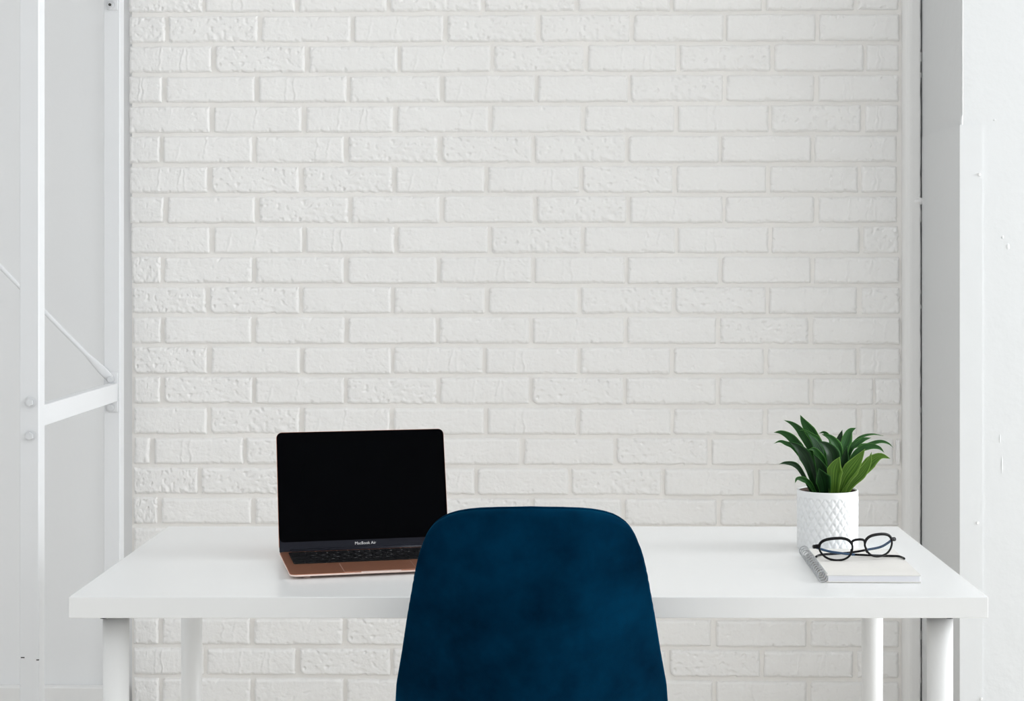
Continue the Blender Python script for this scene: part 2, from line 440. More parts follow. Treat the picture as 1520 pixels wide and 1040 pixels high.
# ------------------------------------------------------------------ steel rack at the left
M_rack = mat('white_rack_paint', (.775, .785, .80), .38, bump=[(30, .04, .002)])
M_bolt = mat('shade_toned_bolt', (.78, .79, .80), .4)
rack = thing('steel_rack', (-1.07, 3.98, 0), 'white steel rack of square posts with diagonal brace at the left', 'rack')
RO = Vector((-1.07, 3.98, 0))
RH = 2.62
FY, BY = 3.62, 4.30
boltm = cyl_mesh('bolt_head', .0076, .0076, .007, 6)
for p_ in boltm.polygons: p_.use_smooth = False
M_bolt.node_tree.nodes['Principled BSDF'].inputs['Base Color'].default_value = (.70, .71, .725, 1)  # darker grey puts the shading around the bolts into their colour
washm = cyl_mesh('washer', .0112, .0112, .0016, 24)
def rbox(nm, a, b, m, parent, bev=.0015): return box(nm, Vector(a) - RO, Vector(b) - RO, m, parent, bev, 1)
posts = {}
for sx in (0, 1):
    xr = -1.05 - sx * .975
    for key, y in (('f', FY), ('b', BY)):
        posts[sx, key] = rbox('post', (xr - .0395, y, 0), (xr, y + .042, RH), M_rack, rack)
for sx in (0, 1):
    xr = -1.055 - sx * .975
    for zc in (.12, .9635, 1.9415):
        bar = rbox('side_bar', (xr - .022, FY + .042, zc - .022), (xr, BY, zc + .022), M_rack, rack)
        for yy, xc in ((BY, xr - .0125), (FY, xr - .012)):
            pl = rbox('bolt_plate', (xc - .0125, yy - .003, zc - .048), (xc + .0125, yy, zc + .048), M_rack, bar, .0008) if yy == BY else None
            for dzb in (.0325, -.0365):
                for nm, me, d in (('washer', washm, .004), ('bolt_head', boltm, .0075)):
                    o = link(nm, me, M_bolt if nm == 'washer' else M_bolt, bar)
                    o.location = Vector((xc - .004 if yy == BY else xc, yy - d + (.002 if nm == 'washer' and yy == FY else 0), zc + dzb)) - RO; o.rotation_euler = (math.pi / 2, 0, 0)
    # beams along the rack, top and bottom, out of the picture
o = link('bolt_hole', cyl_mesh('bolt_hole', .0034, .0034, .003, 12), M_dark, rack); o.location = Vector((-1.0715, BY - .0125, 1.905)) - RO; o.rotation_euler = (math.pi / 2, 0, 0)
for y in (FY + .006, BY + .006):
    for z in (.07, 2.45): rbox('long_beam', (-2.025, y, z - .03), (-1.0895, y + .03, z + .03), M_rack, rack)
a = Vector((-1.0715, BY - .0052, .9965)); b = Vector((-2.045, BY - .0052, 1.985))
d = (b - a)
path = [a + d * t for t in (0, .022, .04, .06, .08, .5, .92, .94, .96, .978, 1)]
vs, fs = [], []
N = 12; A = d.normalized().cross(Vector((0, -1, 0))).normalized()
for i, p in enumerate(path):
    k = min(i, len(path) - 1 - i); ra, rb2 = [(.0095, .0015), (.0105, .0015), (.0085, .0026), (.0056, .0048), (.0056, .0052), (.0056, .0052)][k]
    for q in range(N):
        th = 2 * math.pi * q / N
        vs.append(p + A * math.cos(th) * ra + Vector((0, -1, 0)) * math.sin(th) * rb2 - RO)
for i in range(len(path) - 1):
    for q in range(N): fs.append((i * N + q, i * N + (q + 1) % N, (i + 1) * N + (q + 1) % N, (i + 1) * N + q))
fs += [tuple(range(N))[::-1], tuple(range((len(path) - 1) * N, len(path) * N))]
pyd('diagonal_brace', vs, fs, M_rack, rack)
for x0, x1, y in ((31, 36.5, 975), (54, 59, 978.5)):
    p0, p1 = px(x0, y, FY), px(x1, y + .9, FY)
    rbox('paint_crack', (max(p0.x, -1.0895), FY - .0006, p1.z - .0006), (min(p1.x, -1.050), FY + .002, p0.z + .0004), M_dark, posts[0, 'f'], .0)

# ------------------------------------------------------------------ chair
M_velvet = bpy.data.materials.new('dark_blue_velvet'); M_velvet.use_nodes = True
nt = M_velvet.node_tree; b = nt.nodes['Principled BSDF']
tc = nt.nodes.new('ShaderNodeTexCoord'); n1 = nt.nodes.new('ShaderNodeTexNoise'); n1.inputs['Scale'].default_value = 7; n1.inputs['Detail'].default_value = 6; n1.inputs['Roughness'].default_value = .6
nt.links.new(tc.outputs['Object'], n1.inputs['Vector'])
cr = nt.nodes.new('ShaderNodeValToRGB'); cr.color_ramp.elements[0].position = .33; cr.color_ramp.elements[1].position = .72
cr.color_ramp.elements[0].color = (.0001, .0072, .0200, 1); cr.color_ramp.elements[1].color = (.0002, .028, .068, 1)
nt.links.new(n1.outputs['Fac'], cr.inputs['Fac']); nt.links.new(cr.outputs['Color'], b.inputs['Base Color'])
b.inputs['Roughness'].default_value = .85; b.inputs['Specular IOR Level'].default_value = .01
b.inputs['Sheen Weight'].default_value = .22; b.inputs['Sheen Roughness'].default_value = .35; b.inputs['Sheen Tint'].default_value = (0, .32, .62, 1)
n2 = nt.nodes.new('ShaderNodeTexNoise'); n2.inputs['Scale'].default_value = 900; bp = nt.nodes.new('ShaderNodeBump'); bp.inputs['Strength'].default_value = .25; bp.inputs['Distance'].default_value = .001
nt.links.new(tc.outputs['Object'], n2.inputs['Vector']); nt.links.new(n2.outputs['Fac'], bp.inputs['Height']); nt.links.new(bp.outputs['Normal'], b.inputs['Normal'])
M_black = mat('black_metal', (.012, .012, .013), .4, metal=.3)

CHX = -.0305
chair = thing('chair', (CHX, 2.86, 0), 'dark blue velvet shell chair pushed up to the white desk', 'chair')
CO = Vector((CHX, 2.86, 0))
def interp(tab, t):
    for (a, va), (b_, vb) in zip(tab, tab[1:]):
        if t <= b_:
            f = (t - a) / (b_ - a); return va + (vb - va) * f
    return tab[-1][1]
YB = 2.60                                             # mean depth of the back's outline
def zpx(y, Y=YB): return EYE - (y - CY) * Y / F
TOP = [(0, 766.5), (.31, 767.8), (.5, 769.6), (.62, 772), (.72, 775.5), (.80, 780), (.86, 785.5), (.905, 792), (.945, 802), (.975, 818), (.99, 832), (1, 858)]
WID = [(0, 158), (.22, 167.5), (.40, 178), (.60, 189), (.80, 199), (1, 210)]    # half width in px down the visible back
PR = [Vector((2.600, zpx(766.5))), Vector((2.605, .80)), Vector((2.622, .70)), Vector((2.650, .60)), Vector((2.695, .515)), Vector((2.76, .468)), Vector((2.86, .452)), Vector((2.98, .455)), Vector((3.06, .456)), Vector((3.10, .440))]
prof3 = spline([Vector((0, p.x, p.y)) for p in PR], 61)
# arc length parameter
al = [0]
for i in range(1, len(prof3)): al.append(al[-1] + (prof3[i] - prof3[i - 1]).length)
def prof_at(s):
    s = min(max(s, 0), al[-1])
    for i in range(1, len(al)):
        if s <= al[i]:
            f = (s - al[i - 1]) / (al[i] - al[i - 1]); return prof3[i - 1].lerp(prof3[i], f)
    return prof3[-1]
s_vis = next(a_ for a_, p in zip(al, prof3) if p.z < zpx(1040))
def half_w(s):
    f = s / s_vis
    if f <= 1: return interp(WID, f) * YB / F
    g = (s - s_vis) / (al[-1] - s_vis)
    return interp([(0, 210 * YB / F), (.15, .216), (.3, .228), (.55, .232), (.8, .222), (1, .200)], g)
NS, NT = 65, 70
def shell(inset=0.0):
    vs = []
    for j in range(NT + 1):
        for i in range(NS):
            u = -1 + 2 * i / (NS - 1); s_ = math.sin(u * math.pi / 2) * .85 + u * .15
            top = (interp(TOP, abs(s_)) - 766.5) * YB / F
            # front edge of the seat rounded the same way
            bot = al[-1] - .09 * abs(s_) ** 3.5
            tt = j / NT; tt = tt ** 1.25 if tt < .5 else tt ** 1.25
            s = top + tt * (bot - top)
            p = prof_at(s); hw = half_w(s) - inset
            g = min(max((s - .05) / .30, 0), 1); seatf = min(max((s - .40) / .14, 0), 1)
            wrap = (.050 + .070 * g) * (1 - seatf)
            dy = wrap * abs(s_) ** 2.0; dzz = (.055 * seatf * (1 - .55 * max(0, (s - .55) / (al[-1] - .55)))) * abs(s_) ** 3
            vs.append(Vector((CHX + s_ * hw, p.y + dy, p.z + dzz)))
    return vs
sv = shell()
fs = [(j * NS + i, j * NS + i + 1, (j + 1) * NS + i + 1, (j + 1) * NS + i) for j in range(NT) for i in range(NS - 1)]
# solid shell: outer skin and an inner skin 34 mm further in, joined by a rounded rim
me = bpy.data.meshes.new('tmp'); me.from_pydata([tuple(v) for v in sv], [], fs); me.update()
nrm = [Vector(v.normal) for v in me.vertices]
if nrm[5 * NS + NS // 2].y > 0: nrm = [-n for n in nrm]      # outward: towards the viewer / below
bpy.data.meshes.remove(me)
ring = [i for i in range(NS)] + [j * NS + NS - 1 for j in range(1, NT + 1)] + [NT * NS + i for i in range(NS - 2, -1, -1)] + [j * NS for j in range(NT - 1, 0, -1)]
TH = .034
allv = list(sv); f2 = list(fs); base_in = len(sv)
allv += [v - n * TH for v, n in zip(sv, nrm)]
f2 += [tuple(base_in + k for k in f[::-1]) for f in fs]
prev = [k for k in ring]; cnt = len(ring)
cen = {}
for q in range(1, 6):
    th = math.pi * q / 6; cur = []
    for a_i, k in enumerate(ring):
        k0, k1 = ring[a_i - 1], ring[(a_i + 1) % cnt]
        T = (sv[k1] - sv[k0]).normalized(); out = T.cross(nrm[k]).normalized()
        j, i = divmod(k, NS)
        inn = sv[(min(max(j, 2), NT - 2)) * NS + min(max(i, 2), NS - 3)]
        if out.dot(sv[k] - inn) < 0: out = -out
        allv.append(sv[k] - nrm[k] * TH * (1 - math.cos(th)) / 2 + out * .010 * math.sin(th)); cur.append(len(allv) - 1)
    for a_i in range(cnt): f2.append((prev[a_i], prev[(a_i + 1) % cnt], cur[(a_i + 1) % cnt], cur[a_i]))
    prev = cur
for a_i in range(cnt): f2.append((prev[a_i], prev[(a_i + 1) % cnt], base_in + ring[(a_i + 1) % cnt], base_in + ring[a_i]))
# soft dents in the upholstery
for k, v in enumerate(allv[:base_in]):
    n_ = noise.noise(v * 9) * .0022 + noise.noise(v * 23) * .0008
    jj, ii = divmod(k, NS)
    e_ = min(jj, NT - jj, ii, NS - 1 - ii); allv[k] = v + nrm[k] * n_ * min(e_ / 4, 1)
bmx = bmesh.new(); bv = [bmx.verts.new(v - CO) for v in allv]
for f in f2:
    try: bmx.faces.new([bv[k] for k in f])
    except ValueError: pass
from_bm('shell', bmx, M_velvet, chair, True)
pp = []
for a_i, k in enumerate(ring):
    k0, k1 = ring[a_i - 1], ring[(a_i + 1) % cnt]
    T = (sv[k1] - sv[k0]).normalized(); out = T.cross(nrm[k]).normalized(); j, i = divmod(k, NS)
    inn = sv[(min(max(j, 2), NT - 2)) * NS + min(max(i, 2), NS - 3)]
    if out.dot(sv[k] - inn) < 0: out = -out
    pp.append(sv[k] - nrm[k] * TH * .5 + out * .0098 - CO)
tube('piping', pp, .0026, M_velvet, chair, closed=True)
box('seat_plate', Vector((CHX - .12, 2.80, .436)) - CO, Vector((CHX + .12, 3.02, .446)) - CO, M_black, chair, .002)
for sx in (-1, 1):
    for y0, y1 in ((2.81, 2.66), (3.01, 3.12)):
        a = Vector((CHX + sx * .10, y0, .440)); bb_ = Vector((CHX + sx * .215, y1, 0.0))
        lg = tube('leg', [p - CO for p in (a, a.lerp(bb_, .5), bb_ + Vector((0, 0, .008)))], [.014, .012, .009], M_black, chair, n=14)
        o = link('foot', cyl_mesh('foot', .011, .011, .008, 14), M_black, lg); o.location = bb_ + Vector((0, 0, .004)) - CO
    tube('stretcher', [Vector((CHX + sx * .15, 2.745, .25)) - CO, Vector((CHX + sx * .15, 3.058, .25)) - CO], .006, M_black, chair)

# ------------------------------------------------------------------ laptop
M_rose = mat('rose_gold_aluminium', (.60, .27, .17), .36, metal=.85)
M_rose_edge = mat('highlit_rose_gold_edge', (.94, .76, .69), .32, metal=.55)  # paler than the body: the edge's pink highlight is put into the colour
M_screen = mat('black_glass', (.0010, .0011, .0016), .10, spec=.02)
M_chin = mat('dark_glass_chin', (.013, .014, .021), .3, spec=.1)
M_key = mat('black_keycap', (.004, .004, .005), .5, spec=.2)
M_well = mat('keyboard_well', (.05, .022, .016), .5)
M_print = mat('pale_print', (.75, .75, .76), .6)
M_rub = mat('pale_rubber', (.70, .55, .50), .6)
LW, LD, LL, LROT, LTH = .3155, .206, .2200, .2440, math.radians(15.5)
lap = thing('laptop', (-.4478, 3.030, DZ), 'open rose gold laptop with black screen on the white desk', 'laptop', LROT)
def rrect(w0, w1, v0, v1, r, n=6):
    out = []
    for cx, cy, a0 in ((w1 - r, v0 + r, -90), (w1 - r, v1 - r, 0), (w0 + r, v1 - r, 90), (w0 + r, v0 + r, 180)):
        for k in range(n + 1):
            a = math.radians(a0 + 90 * k / n); out.append((cx + r * math.cos(a), cy + r * math.sin(a)))
    return out
def wtop(v): return .0088 + (.0145 - .0088) * v / LD
def loft(name, loops, m, parent, smooth=False):
    bm = bmesh.new(); rows = [[bm.verts.new(p) for p in lp] for lp in loops]; n = len(rows[0])
    for a, b in zip(rows, rows[1:]):
        for k in range(n): bm.faces.new((a[k], a[(k + 1) % n], b[(k + 1) % n], b[k]))
    bm.faces.new(rows[0]); bm.faces.new(rows[-1])
    return from_bm(name, bm, m, parent, smooth)
def lp(inset, f): return [(x, y, f(y)) for x, y in rrect(inset, LW - inset, inset, LD - inset, max(.012 - inset, .002))]
base = loft('base', [lp(0.0, lambda v: wtop(v) - .0006), lp(.0006, wtop)], M_rose, lap)
edge = loft('base_edge', [lp(.022, lambda v: .0022), lp(.006, lambda v: wtop(v) - .0052), lp(.0006, lambda v: wtop(v) - .0034), lp(0.0, lambda v: wtop(v) - .0028), lp(0.0, lambda v: wtop(v) - .0007), ], M_rose_edge, base)
slope = (.0145 - .0088) / LD
def deck(name, u0, u1, v0, v1, h0, h1, m, parent, r=.002, bev=0):
    return loft(name, [[(x, y, wtop(y) + h0) for x, y in rrect(u0, u1, v0, v1, r, 3)], [(x, y, wtop(y) + h1) for x, y in rrect(u0 + bev, u1 - bev, v0 + bev, v1 - bev, max(r - bev, .0004), 3)]], m, parent)
deck('trackpad', LW / 2 - .063, LW / 2 + .063, .006, .082, -.0004, .00035, M_rose, base, .004)
deck('trackpad_gap', LW / 2 - .0637, LW / 2 + .0637, .0053, .0827, -.0004, .00012, M_rose_edge, base, .004)
deck('opening_notch', LW / 2 - .035, LW / 2 + .035, -.0004, .004, -.0022, .0002, M_rose_edge, base, .0015)
kb0, kb1, kv0, kv1 = .0155, LW - .0155, .0895, .1945
well = deck('keyboard', kb0, kb1, kv0, kv1, -.0005, .0002, M_key, lap, .003)
KW = kb1 - kb0; unit = KW / 14.55
rows = [['esc'] + ['.'] * 12 + ['o'], list('`1234567890-=') + ['del'], ['tab'] + list('QWERTYUIOP[]\\'), ['caps'] + list("ASDFGHJKL;'") + ['ret'], ['shf'] + list('ZXCVBNM,./') + ['shf2'], ['fn', 'ctl', 'opt', 'cmd', 'space', 'cmd', 'opt', 'ar', 'ar', 'ar']]
wide = {'esc': 1.55, '.': 1.0, 'o': 1.0, 'del': 1.55, 'tab': 1.55, 'caps': 1.78, 'ret': 1.77, 'shf': 2.28, 'shf2': 2.27, 'fn': 1, 'ctl': 1, 'opt': 1, 'cmd': 1.28, 'space': 5.0, 'ar': 1.0}
key_me = {}; letters = []
vv = kv1 - .0012; hrow = [.0115] + [.0183] * 5
for r_, row in enumerate(rows):
    tot = sum(wide.get(k, 1) for k in row); sc_ = KW / tot; x = kb0
    for k in row:
        wk = wide.get(k, 1) * sc_; kk = (round(wk, 4), hrow[r_])
        v0, v1 = vv - hrow[r_] + .0012, vv - .0012
        if kk not in key_me:
            bm = bmesh.new(); vsx = bm_box(bm, (-wk / 2 + .0011, -(v1 - v0) / 2, 0), (wk / 2 - .0011, (v1 - v0) / 2, .0012))
            bmesh.ops.bevel(bm, geom=[e for e in bm.edges if min(e.verts[0].co.z, e.verts[1].co.z) > .001], offset=.0004, segments=1, affect='EDGES')
            me = bpy.data.meshes.new('key'); bm.to_mesh(me); bm.free(); me.materials.append(M_key); key_me[kk] = me
        o = link('key', key_me[kk], None, well); o.location = (x + wk / 2, (v0 + v1) / 2, wtop((v0 + v1) / 2) + .0002); o.rotation_euler = (math.atan(slope), 0, 0)
        if len(k) == 1 and k not in '.o' or (k == '.' and r_ == 4): letters.append((k, x + wk / 2, (v0 + v1) / 2))
        x += wk
    vv -= hrow[r_]
vs, fs = [], []
for ch, x, y in letters:
    me = text_mesh(ch, .0062); b0 = len(vs)
    for v in me.vertices: vs.append((x + v.co.x, y + v.co.y, wtop(y + v.co.y) + .00155))
    for p in me.polygons: fs.append(tuple(b0 + k for k in p.vertices))
    bpy.data.meshes.remove(me)
o = pyd('key_legends', vs, fs, mat('key_print', (.35, .35, .36), .6), well, False)
for u_ in (.03, LW - .03):
    for v_ in (.022, LD - .02):
        o = link('rubber_foot', cyl_mesh('rubber_foot', .007, .0085, .0028, 20), M_rub, base); o.location = (u_, v_, .0014)
# lid, in its own tilted frame: x along the hinge, z up the lid, front face at y = 0
lidm = Matrix.Translation((0, LD - .001, .0152)) @ Matrix.Rotation(-LTH, 4, 'X')
def lidpart(name, x0, x1, z0, z1, y0, y1, r, m, parent, bev=0.0):
    o = loft(name, [[(x, y0, z) for x, z in rrect(x0 + bev, x1 - bev, z0 + bev, z1 - bev, max(r - bev, .0005))], [(x, y0 + (.0006 if bev else 0), z) for x, z in rrect(x0, x1, z0, z1, r)], [(x, y1, z) for x, z in rrect(x0, x1, z0, z1, r)]], m, parent)
    return o
lid = lidpart('lid', 0, LW, 0, LL, 0, .0045, .0105, M_rose, lap); lid.matrix_local = lidm
lidpart('screen', .0004, LW - .0004, .0165, LL - .0005, -.0006, .0006, .0095, M_screen, lid)
lidpart('screen_chin', .0006, LW - .0006, -.0020, .0300, -.0005, .0006, .0022, M_chin, lid)
tm = text_mesh('MacBook Air', .0074); tm.transform(Matrix.Rotation(math.pi / 2, 4, 'X'))
o = link('lettering', tm, M_print, lid); o.location = (LW / 2 + .001, -.0009, .0098)
tube('hinge', [(.022, LD - .001, .0150), (LW - .022, LD - .001, .0150)], .0042, M_chin, lap, n=14)

# ------------------------------------------------------------------ notebook
M_cover = mat('light_grey_card', (.74, .72, .69), .7, bump=[(300, .1, .0005)], var=(14, .02))
M_paper = mat('white_paper', (.88, .88, .91), .7)
M_wire = mat('steel_wire', (.46, .47, .48), .3, metal=.9)
nbk = thing('notebook', (.4690, 3.005, DZ), 'pale spiral notebook lying under the eyeglasses on the desk', 'notebook', math.radians(-1.2))
NW, ND, NH = .160, .268, .0138
box('back_cover', (0, 0, .0004), (NW, ND, .0022), M_cover, nbk, .0004, 1)
pg = box('pages', (.003, .0015, .0022), (NW - .002, ND - .0015, NH - .0018), M_paper, nbk)
for k in range(1, 7):
    z = .0022 + (NH - .004) * k / 7; box('page_edge', (.0032, .0011, z - .0001), (NW - .0017, ND - .0011, z + .0001), mat('page_line', (.78, .78, .81), .8) if k == 1 else bpy.data.materials['page_line'], pg)
box('front_cover', (0, 0, NH - .0018), (NW, ND, NH), M_cover, nbk, .0004, 1)
nl = 14; cr_ = .0088
loop_path = []
for k in range(28):
    a = 2 * math.pi * k / 28
    loop_path.append(Vector((cr_ * math.cos(a), .0022 * math.sin(a), cr_ * math.sin(a))))
lv, lf = tube_data(loop_path, .00095, n=6, closed=True)
lme = bpy.data.meshes.new('coil_loop'); lme.from_pydata([tuple(v) for v in lv], [], lf); lme.update(); lme.materials.append(M_wire)
for p in lme.polygons: p.use_smooth = True
for k in range(nl):
    o = link('coil_loop', lme, None, nbk); o.location = (-.0058, .006 + (ND - .012) * k / (nl - 1), .0099)

# ------------------------------------------------------------------ potted plant
M_pot = mat('white_ceramic', (.86, .87, .875), .42, bump=[(120, .05, .001)])
M_potin = mat('bare_clay_rim', (.10, .06, .045), .8)
M_soil = mat('dark_soil', (.018, .011, .008), .9, bump=[(90, .8, .006)])
PC = Vector(((1228.3 - CX) * 3.36 / F, 3.36, DZ))
plant = thing('potted_plant', PC, 'green dracaena in a white quilted ceramic pot beside the notebook', 'plant')
PR_, PH = .0578, .111
na, nz = 224, 72; vs, fs = [], []
nd = 26; vrep = .0225
for j in range(nz + 1):
    z = PH * j / nz
    for i in range(na):
        a = 2 * math.pi * i / na
        r = PR_ - .0008 * (1 - z / PH)
        if z > PH - .0125: amp = max(0, 1 - (z - (PH - .0125)) / .0015)
        elif z < .003: amp = z / .003
        else: amp = 1
        p_ = (a * nd / (2 * math.pi) + z / vrep) % 1; q_ = (a * nd / (2 * math.pi) - z / vrep) % 1
        ee = min(p_, 1 - p_, q_, 1 - q_)
        hgt = min(ee / .30, 1); hgt = math.sin(hgt * math.pi / 2)
        r += amp * .0024 * (hgt - .75)
        if z < .003: r -= .002 * (1 - z / .003) ** 2
        vs.append((r * math.cos(a), r * math.sin(a), z))
def ringpts(r, z): return [(r * math.cos(2 * math.pi * i / na), r * math.sin(2 * math.pi * i / na), z) for i in range(na)]
vs += ringpts(PR_ - .0008, PH + .001); vs += ringpts(PR_ - .0024, PH + .0012); vs += ringpts(PR_ - .0036, PH); vs += ringpts(PR_ - .0040, PH - .014)
for j in range(nz + 4):
    for i in range(na): a = j * na; fs.append((a + i, a + (i + 1) % na, a + na + (i + 1) % na, a + na + i))
fs.append(tuple(range(na))[::-1])
pyd('pot', vs, fs, M_pot, plant)
vs = ringpts(PR_ - .0043, PH - .001) + ringpts(PR_ - .0044, PH - .020); fs = [(i, (i + 1) % na, na + (i + 1) % na, na + i) for i in range(na)]
pyd('nursery_pot', vs + ringpts(PR_ - .0060, PH - .020) + ringpts(PR_ - .0060, PH - .001), [tuple(k + na * q for k in f) if q < 3 else (f[0] + 3 * na, f[1] + 3 * na, f[1], f[0]) for q in range(4) for f in fs], M_potin, plant)
vs, fs = [(0, 0, PH - .006)], []
for j in range(1, 9):
    for i in range(40):
        a = 2 * math.pi * i / 40; r = (PR_ - .0055) * j / 8
        vs.append((r * math.cos(a), r * math.sin(a), PH - .008 + .003 * noise.noise(Vector((r * 120 * math.cos(a), r * 120 * math.sin(a), 0)))))
for i in range(40): fs.append((0, 1 + i, 1 + (i + 1) % 40))
for j in range(7):
    for i in range(40): a = 1 + j * 40; fs.append((a + i, a + 40 + i, a + 40 + (i + 1) % 40, a + (i + 1) % 40))
pyd('soil', vs, fs, M_soil, plant)

def leaf_mat(name, dark, light, rim, rough=.28):
    m = bpy.data.materials.new(name); m.use_nodes = True; nt = m.node_tree; b = nt.nodes['Principled BSDF']
    uv = nt.nodes.new('ShaderNodeUVMap'); sp = nt.nodes.new('ShaderNodeSeparateXYZ'); nt.links.new(uv.outputs['UV'], sp.inputs['Vector'])
    mp = nt.nodes.new('ShaderNodeMapping'); mp.inputs['Scale'].default_value = (20, .6, 1); nt.links.new(uv.outputs['UV'], mp.inputs['Vector'])
    n = nt.nodes.new('ShaderNodeTexNoise'); n.inputs['Scale'].default_value = 1; n.inputs['Detail'].default_value = 3; nt.links.new(mp.outputs['Vector'], n.inputs['Vector'])
    r = nt.nodes.new('ShaderNodeValToRGB'); r.color_ramp.elements[0].position = .38; r.color_ramp.elements[1].position = .66
    r.color_ramp.elements[0].color = (*dark, 1); r.color_ramp.elements[1].color = (*light, 1); nt.links.new(n.outputs['Fac'], r.inputs['Fac'])
    # pale margin
    s = nt.nodes.new('ShaderNodeMath'); s.operation = 'SUBTRACT'; s.inputs[1].default_value = .5; nt.links.new(sp.outputs['X'], s.inputs[0])
    ab = nt.nodes.new('ShaderNodeMath'); ab.operation = 'ABSOLUTE'; nt.links.new(s.outputs[0], ab.inputs[0])
    mr = nt.nodes.new('ShaderNodeMapRange'); mr.inputs['From Min'].default_value = .42; mr.inputs['From Max'].default_value = .5; nt.links.new(ab.outputs[0], mr.inputs['Value'])
    mx = nt.nodes.new('ShaderNodeMix'); mx.data_type = 'RGBA'; nt.links.new(mr.outputs['Result'], mx.inputs['Factor']); nt.links.new(r.outputs['Color'], mx.inputs['A']); mx.inputs['B'].default_value = (*rim, 1)
    nt.links.new(mx.outputs['Result'], b.inputs['Base Color']); b.inputs['Roughness'].default_value = rough; b.inputs['Specular IOR Level'].default_value = .22
    bp = nt.nodes.new('ShaderNodeBump'); bp.inputs['Strength'].default_value = .35; bp.inputs['Distance'].default_value = .001; nt.links.new(n.outputs['Fac'], bp.inputs['Height']); nt.links.new(bp.outputs['Normal'], b.inputs['Normal'])
    return m
ML = {'d': leaf_mat('dark_green_leaf', (.0015, .012, .003), (.010, .048, .010), (.03, .13, .02), .36),
      'm': leaf_mat('green_leaf', (.005, .036, .007), (.030, .125, .022), (.07, .23, .03)),
      'l': leaf_mat('light_green_leaf', (.034, .10, .009), (.15, .29, .04), (.22, .38, .07), .33),
      'g': leaf_mat('glossy_striped_leaf', (.03, .09, .04), (.16, .26, .17), (.05, .2, .04), .18)}
# leaves: tip to base in a 6.909x crop at (1130, 600); width in crop px; depth of tip; twist in degrees; material
LEAVES = [
 ([(400,107),(430,165),(480,235),(540,320),(610,470),(650,880)], 118, .012, 15, 'm'),
 ([(232,160),(320,195),(400,262),(470,370),(545,540),(640,870)], 92, .022, 20, 'm'),
 ([(128,287),(200,282),(285,318),(365,390),(440,500),(600,870)], 92, .006, 20, 'm'),
 ([(128,402),(190,377),(250,395),(335,440),(450,610),(600,875)], 52, -.006, 10, 'm'),
 ([(285,383),(370,440),(445,530),(505,660),(590,885)], 138, -.020, -10, 'd'),
 ([(180,612),(250,598),(350,618),(425,710),(540,875)], 56, -.028, 10, 'd'),
 ([(345,808),(368,762),(430,768),(500,815),(570,885)], 58, -.036, 0, 'm'),
 ([(590,655),(612,720),(640,800),(660,905)], 165, -.046, -5, 'd'),
 ([(805,538),(772,620),(756,720),(745,905)], 165, -.054, 5, 'l'),
 ([(585,375),(665,430),(725,520),(735,690),(710,885)], 165, -.022, -15, 'd'),
 ([(618,305),(700,340),(770,430),(785,540),(740,860)], 110, .004, -20, 'm'),
 ([(832,260),(812,340),(795,460),(760,860)], 82, .024, 25, 'd'),
 ([(972,240),(905,275),(868,370),(840,490),(780,860)], 118, .016, -20, 'm'),
 ([(1252,324),(1150,307),(1040,330),(950,400),(880,510),(780,870)], 40, .030, 30, 'm'),
 ([(1128,342),(1050,362),(970,412),(900,500),(780,870)], 80, .022, 20, 'm'),
 ([(1352,442),(1300,400),(1220,383),(1100,415),(985,475),(800,870)], 44, .008, 25, 'm'),
 ([(1262,495),(1210,447),(1120,432),(1020,465),(930,570),(800,875)], 72, -.004, 15, 'm'),
 ([(1065,455),(1000,560),(930,665),(860,775),(800,895)], 165, -.042, 10, 'l'),
 ([(1132,486),(1102,600),(1030,715),(940,805),(820,905)], 108, -.058, 15, 'l'),
 ([(1325,556),(1230,530),(1150,572),(1080,645),(950,780),(830,890)], 130, -.026, 10, 'l'),
 ([(475,300),(535,355),(585,440),(620,530),(665,870)], 100, -.010, 20, 'g'),
 ([(590,297),(640,285),(685,322),(720,420),(740,870)], 46, .012, 10, 'm'),
 ([(478,465),(540,460),(592,520),(640,610),(680,875)], 82, -.030, 10, 'm'),
 ([(530,500),(600,620),(650,760),(690,895)], 130, -.026, 0, 'd'),
 ([(880,425),(855,560),(825,700),(770,895)], 120, -.004, 0, 'd'),
 ([(385,266),(450,267),(530,312),(600,370),(680,600),(700,880)], 32, -.014, 10, 'm'),
 ([(700,480),(730,600),(720,760),(700,895)], 120, .004, 0, 'd'),
 ([(960,500),(900,620),(840,760),(770,895)], 120, .006, -10, 'd'),
]
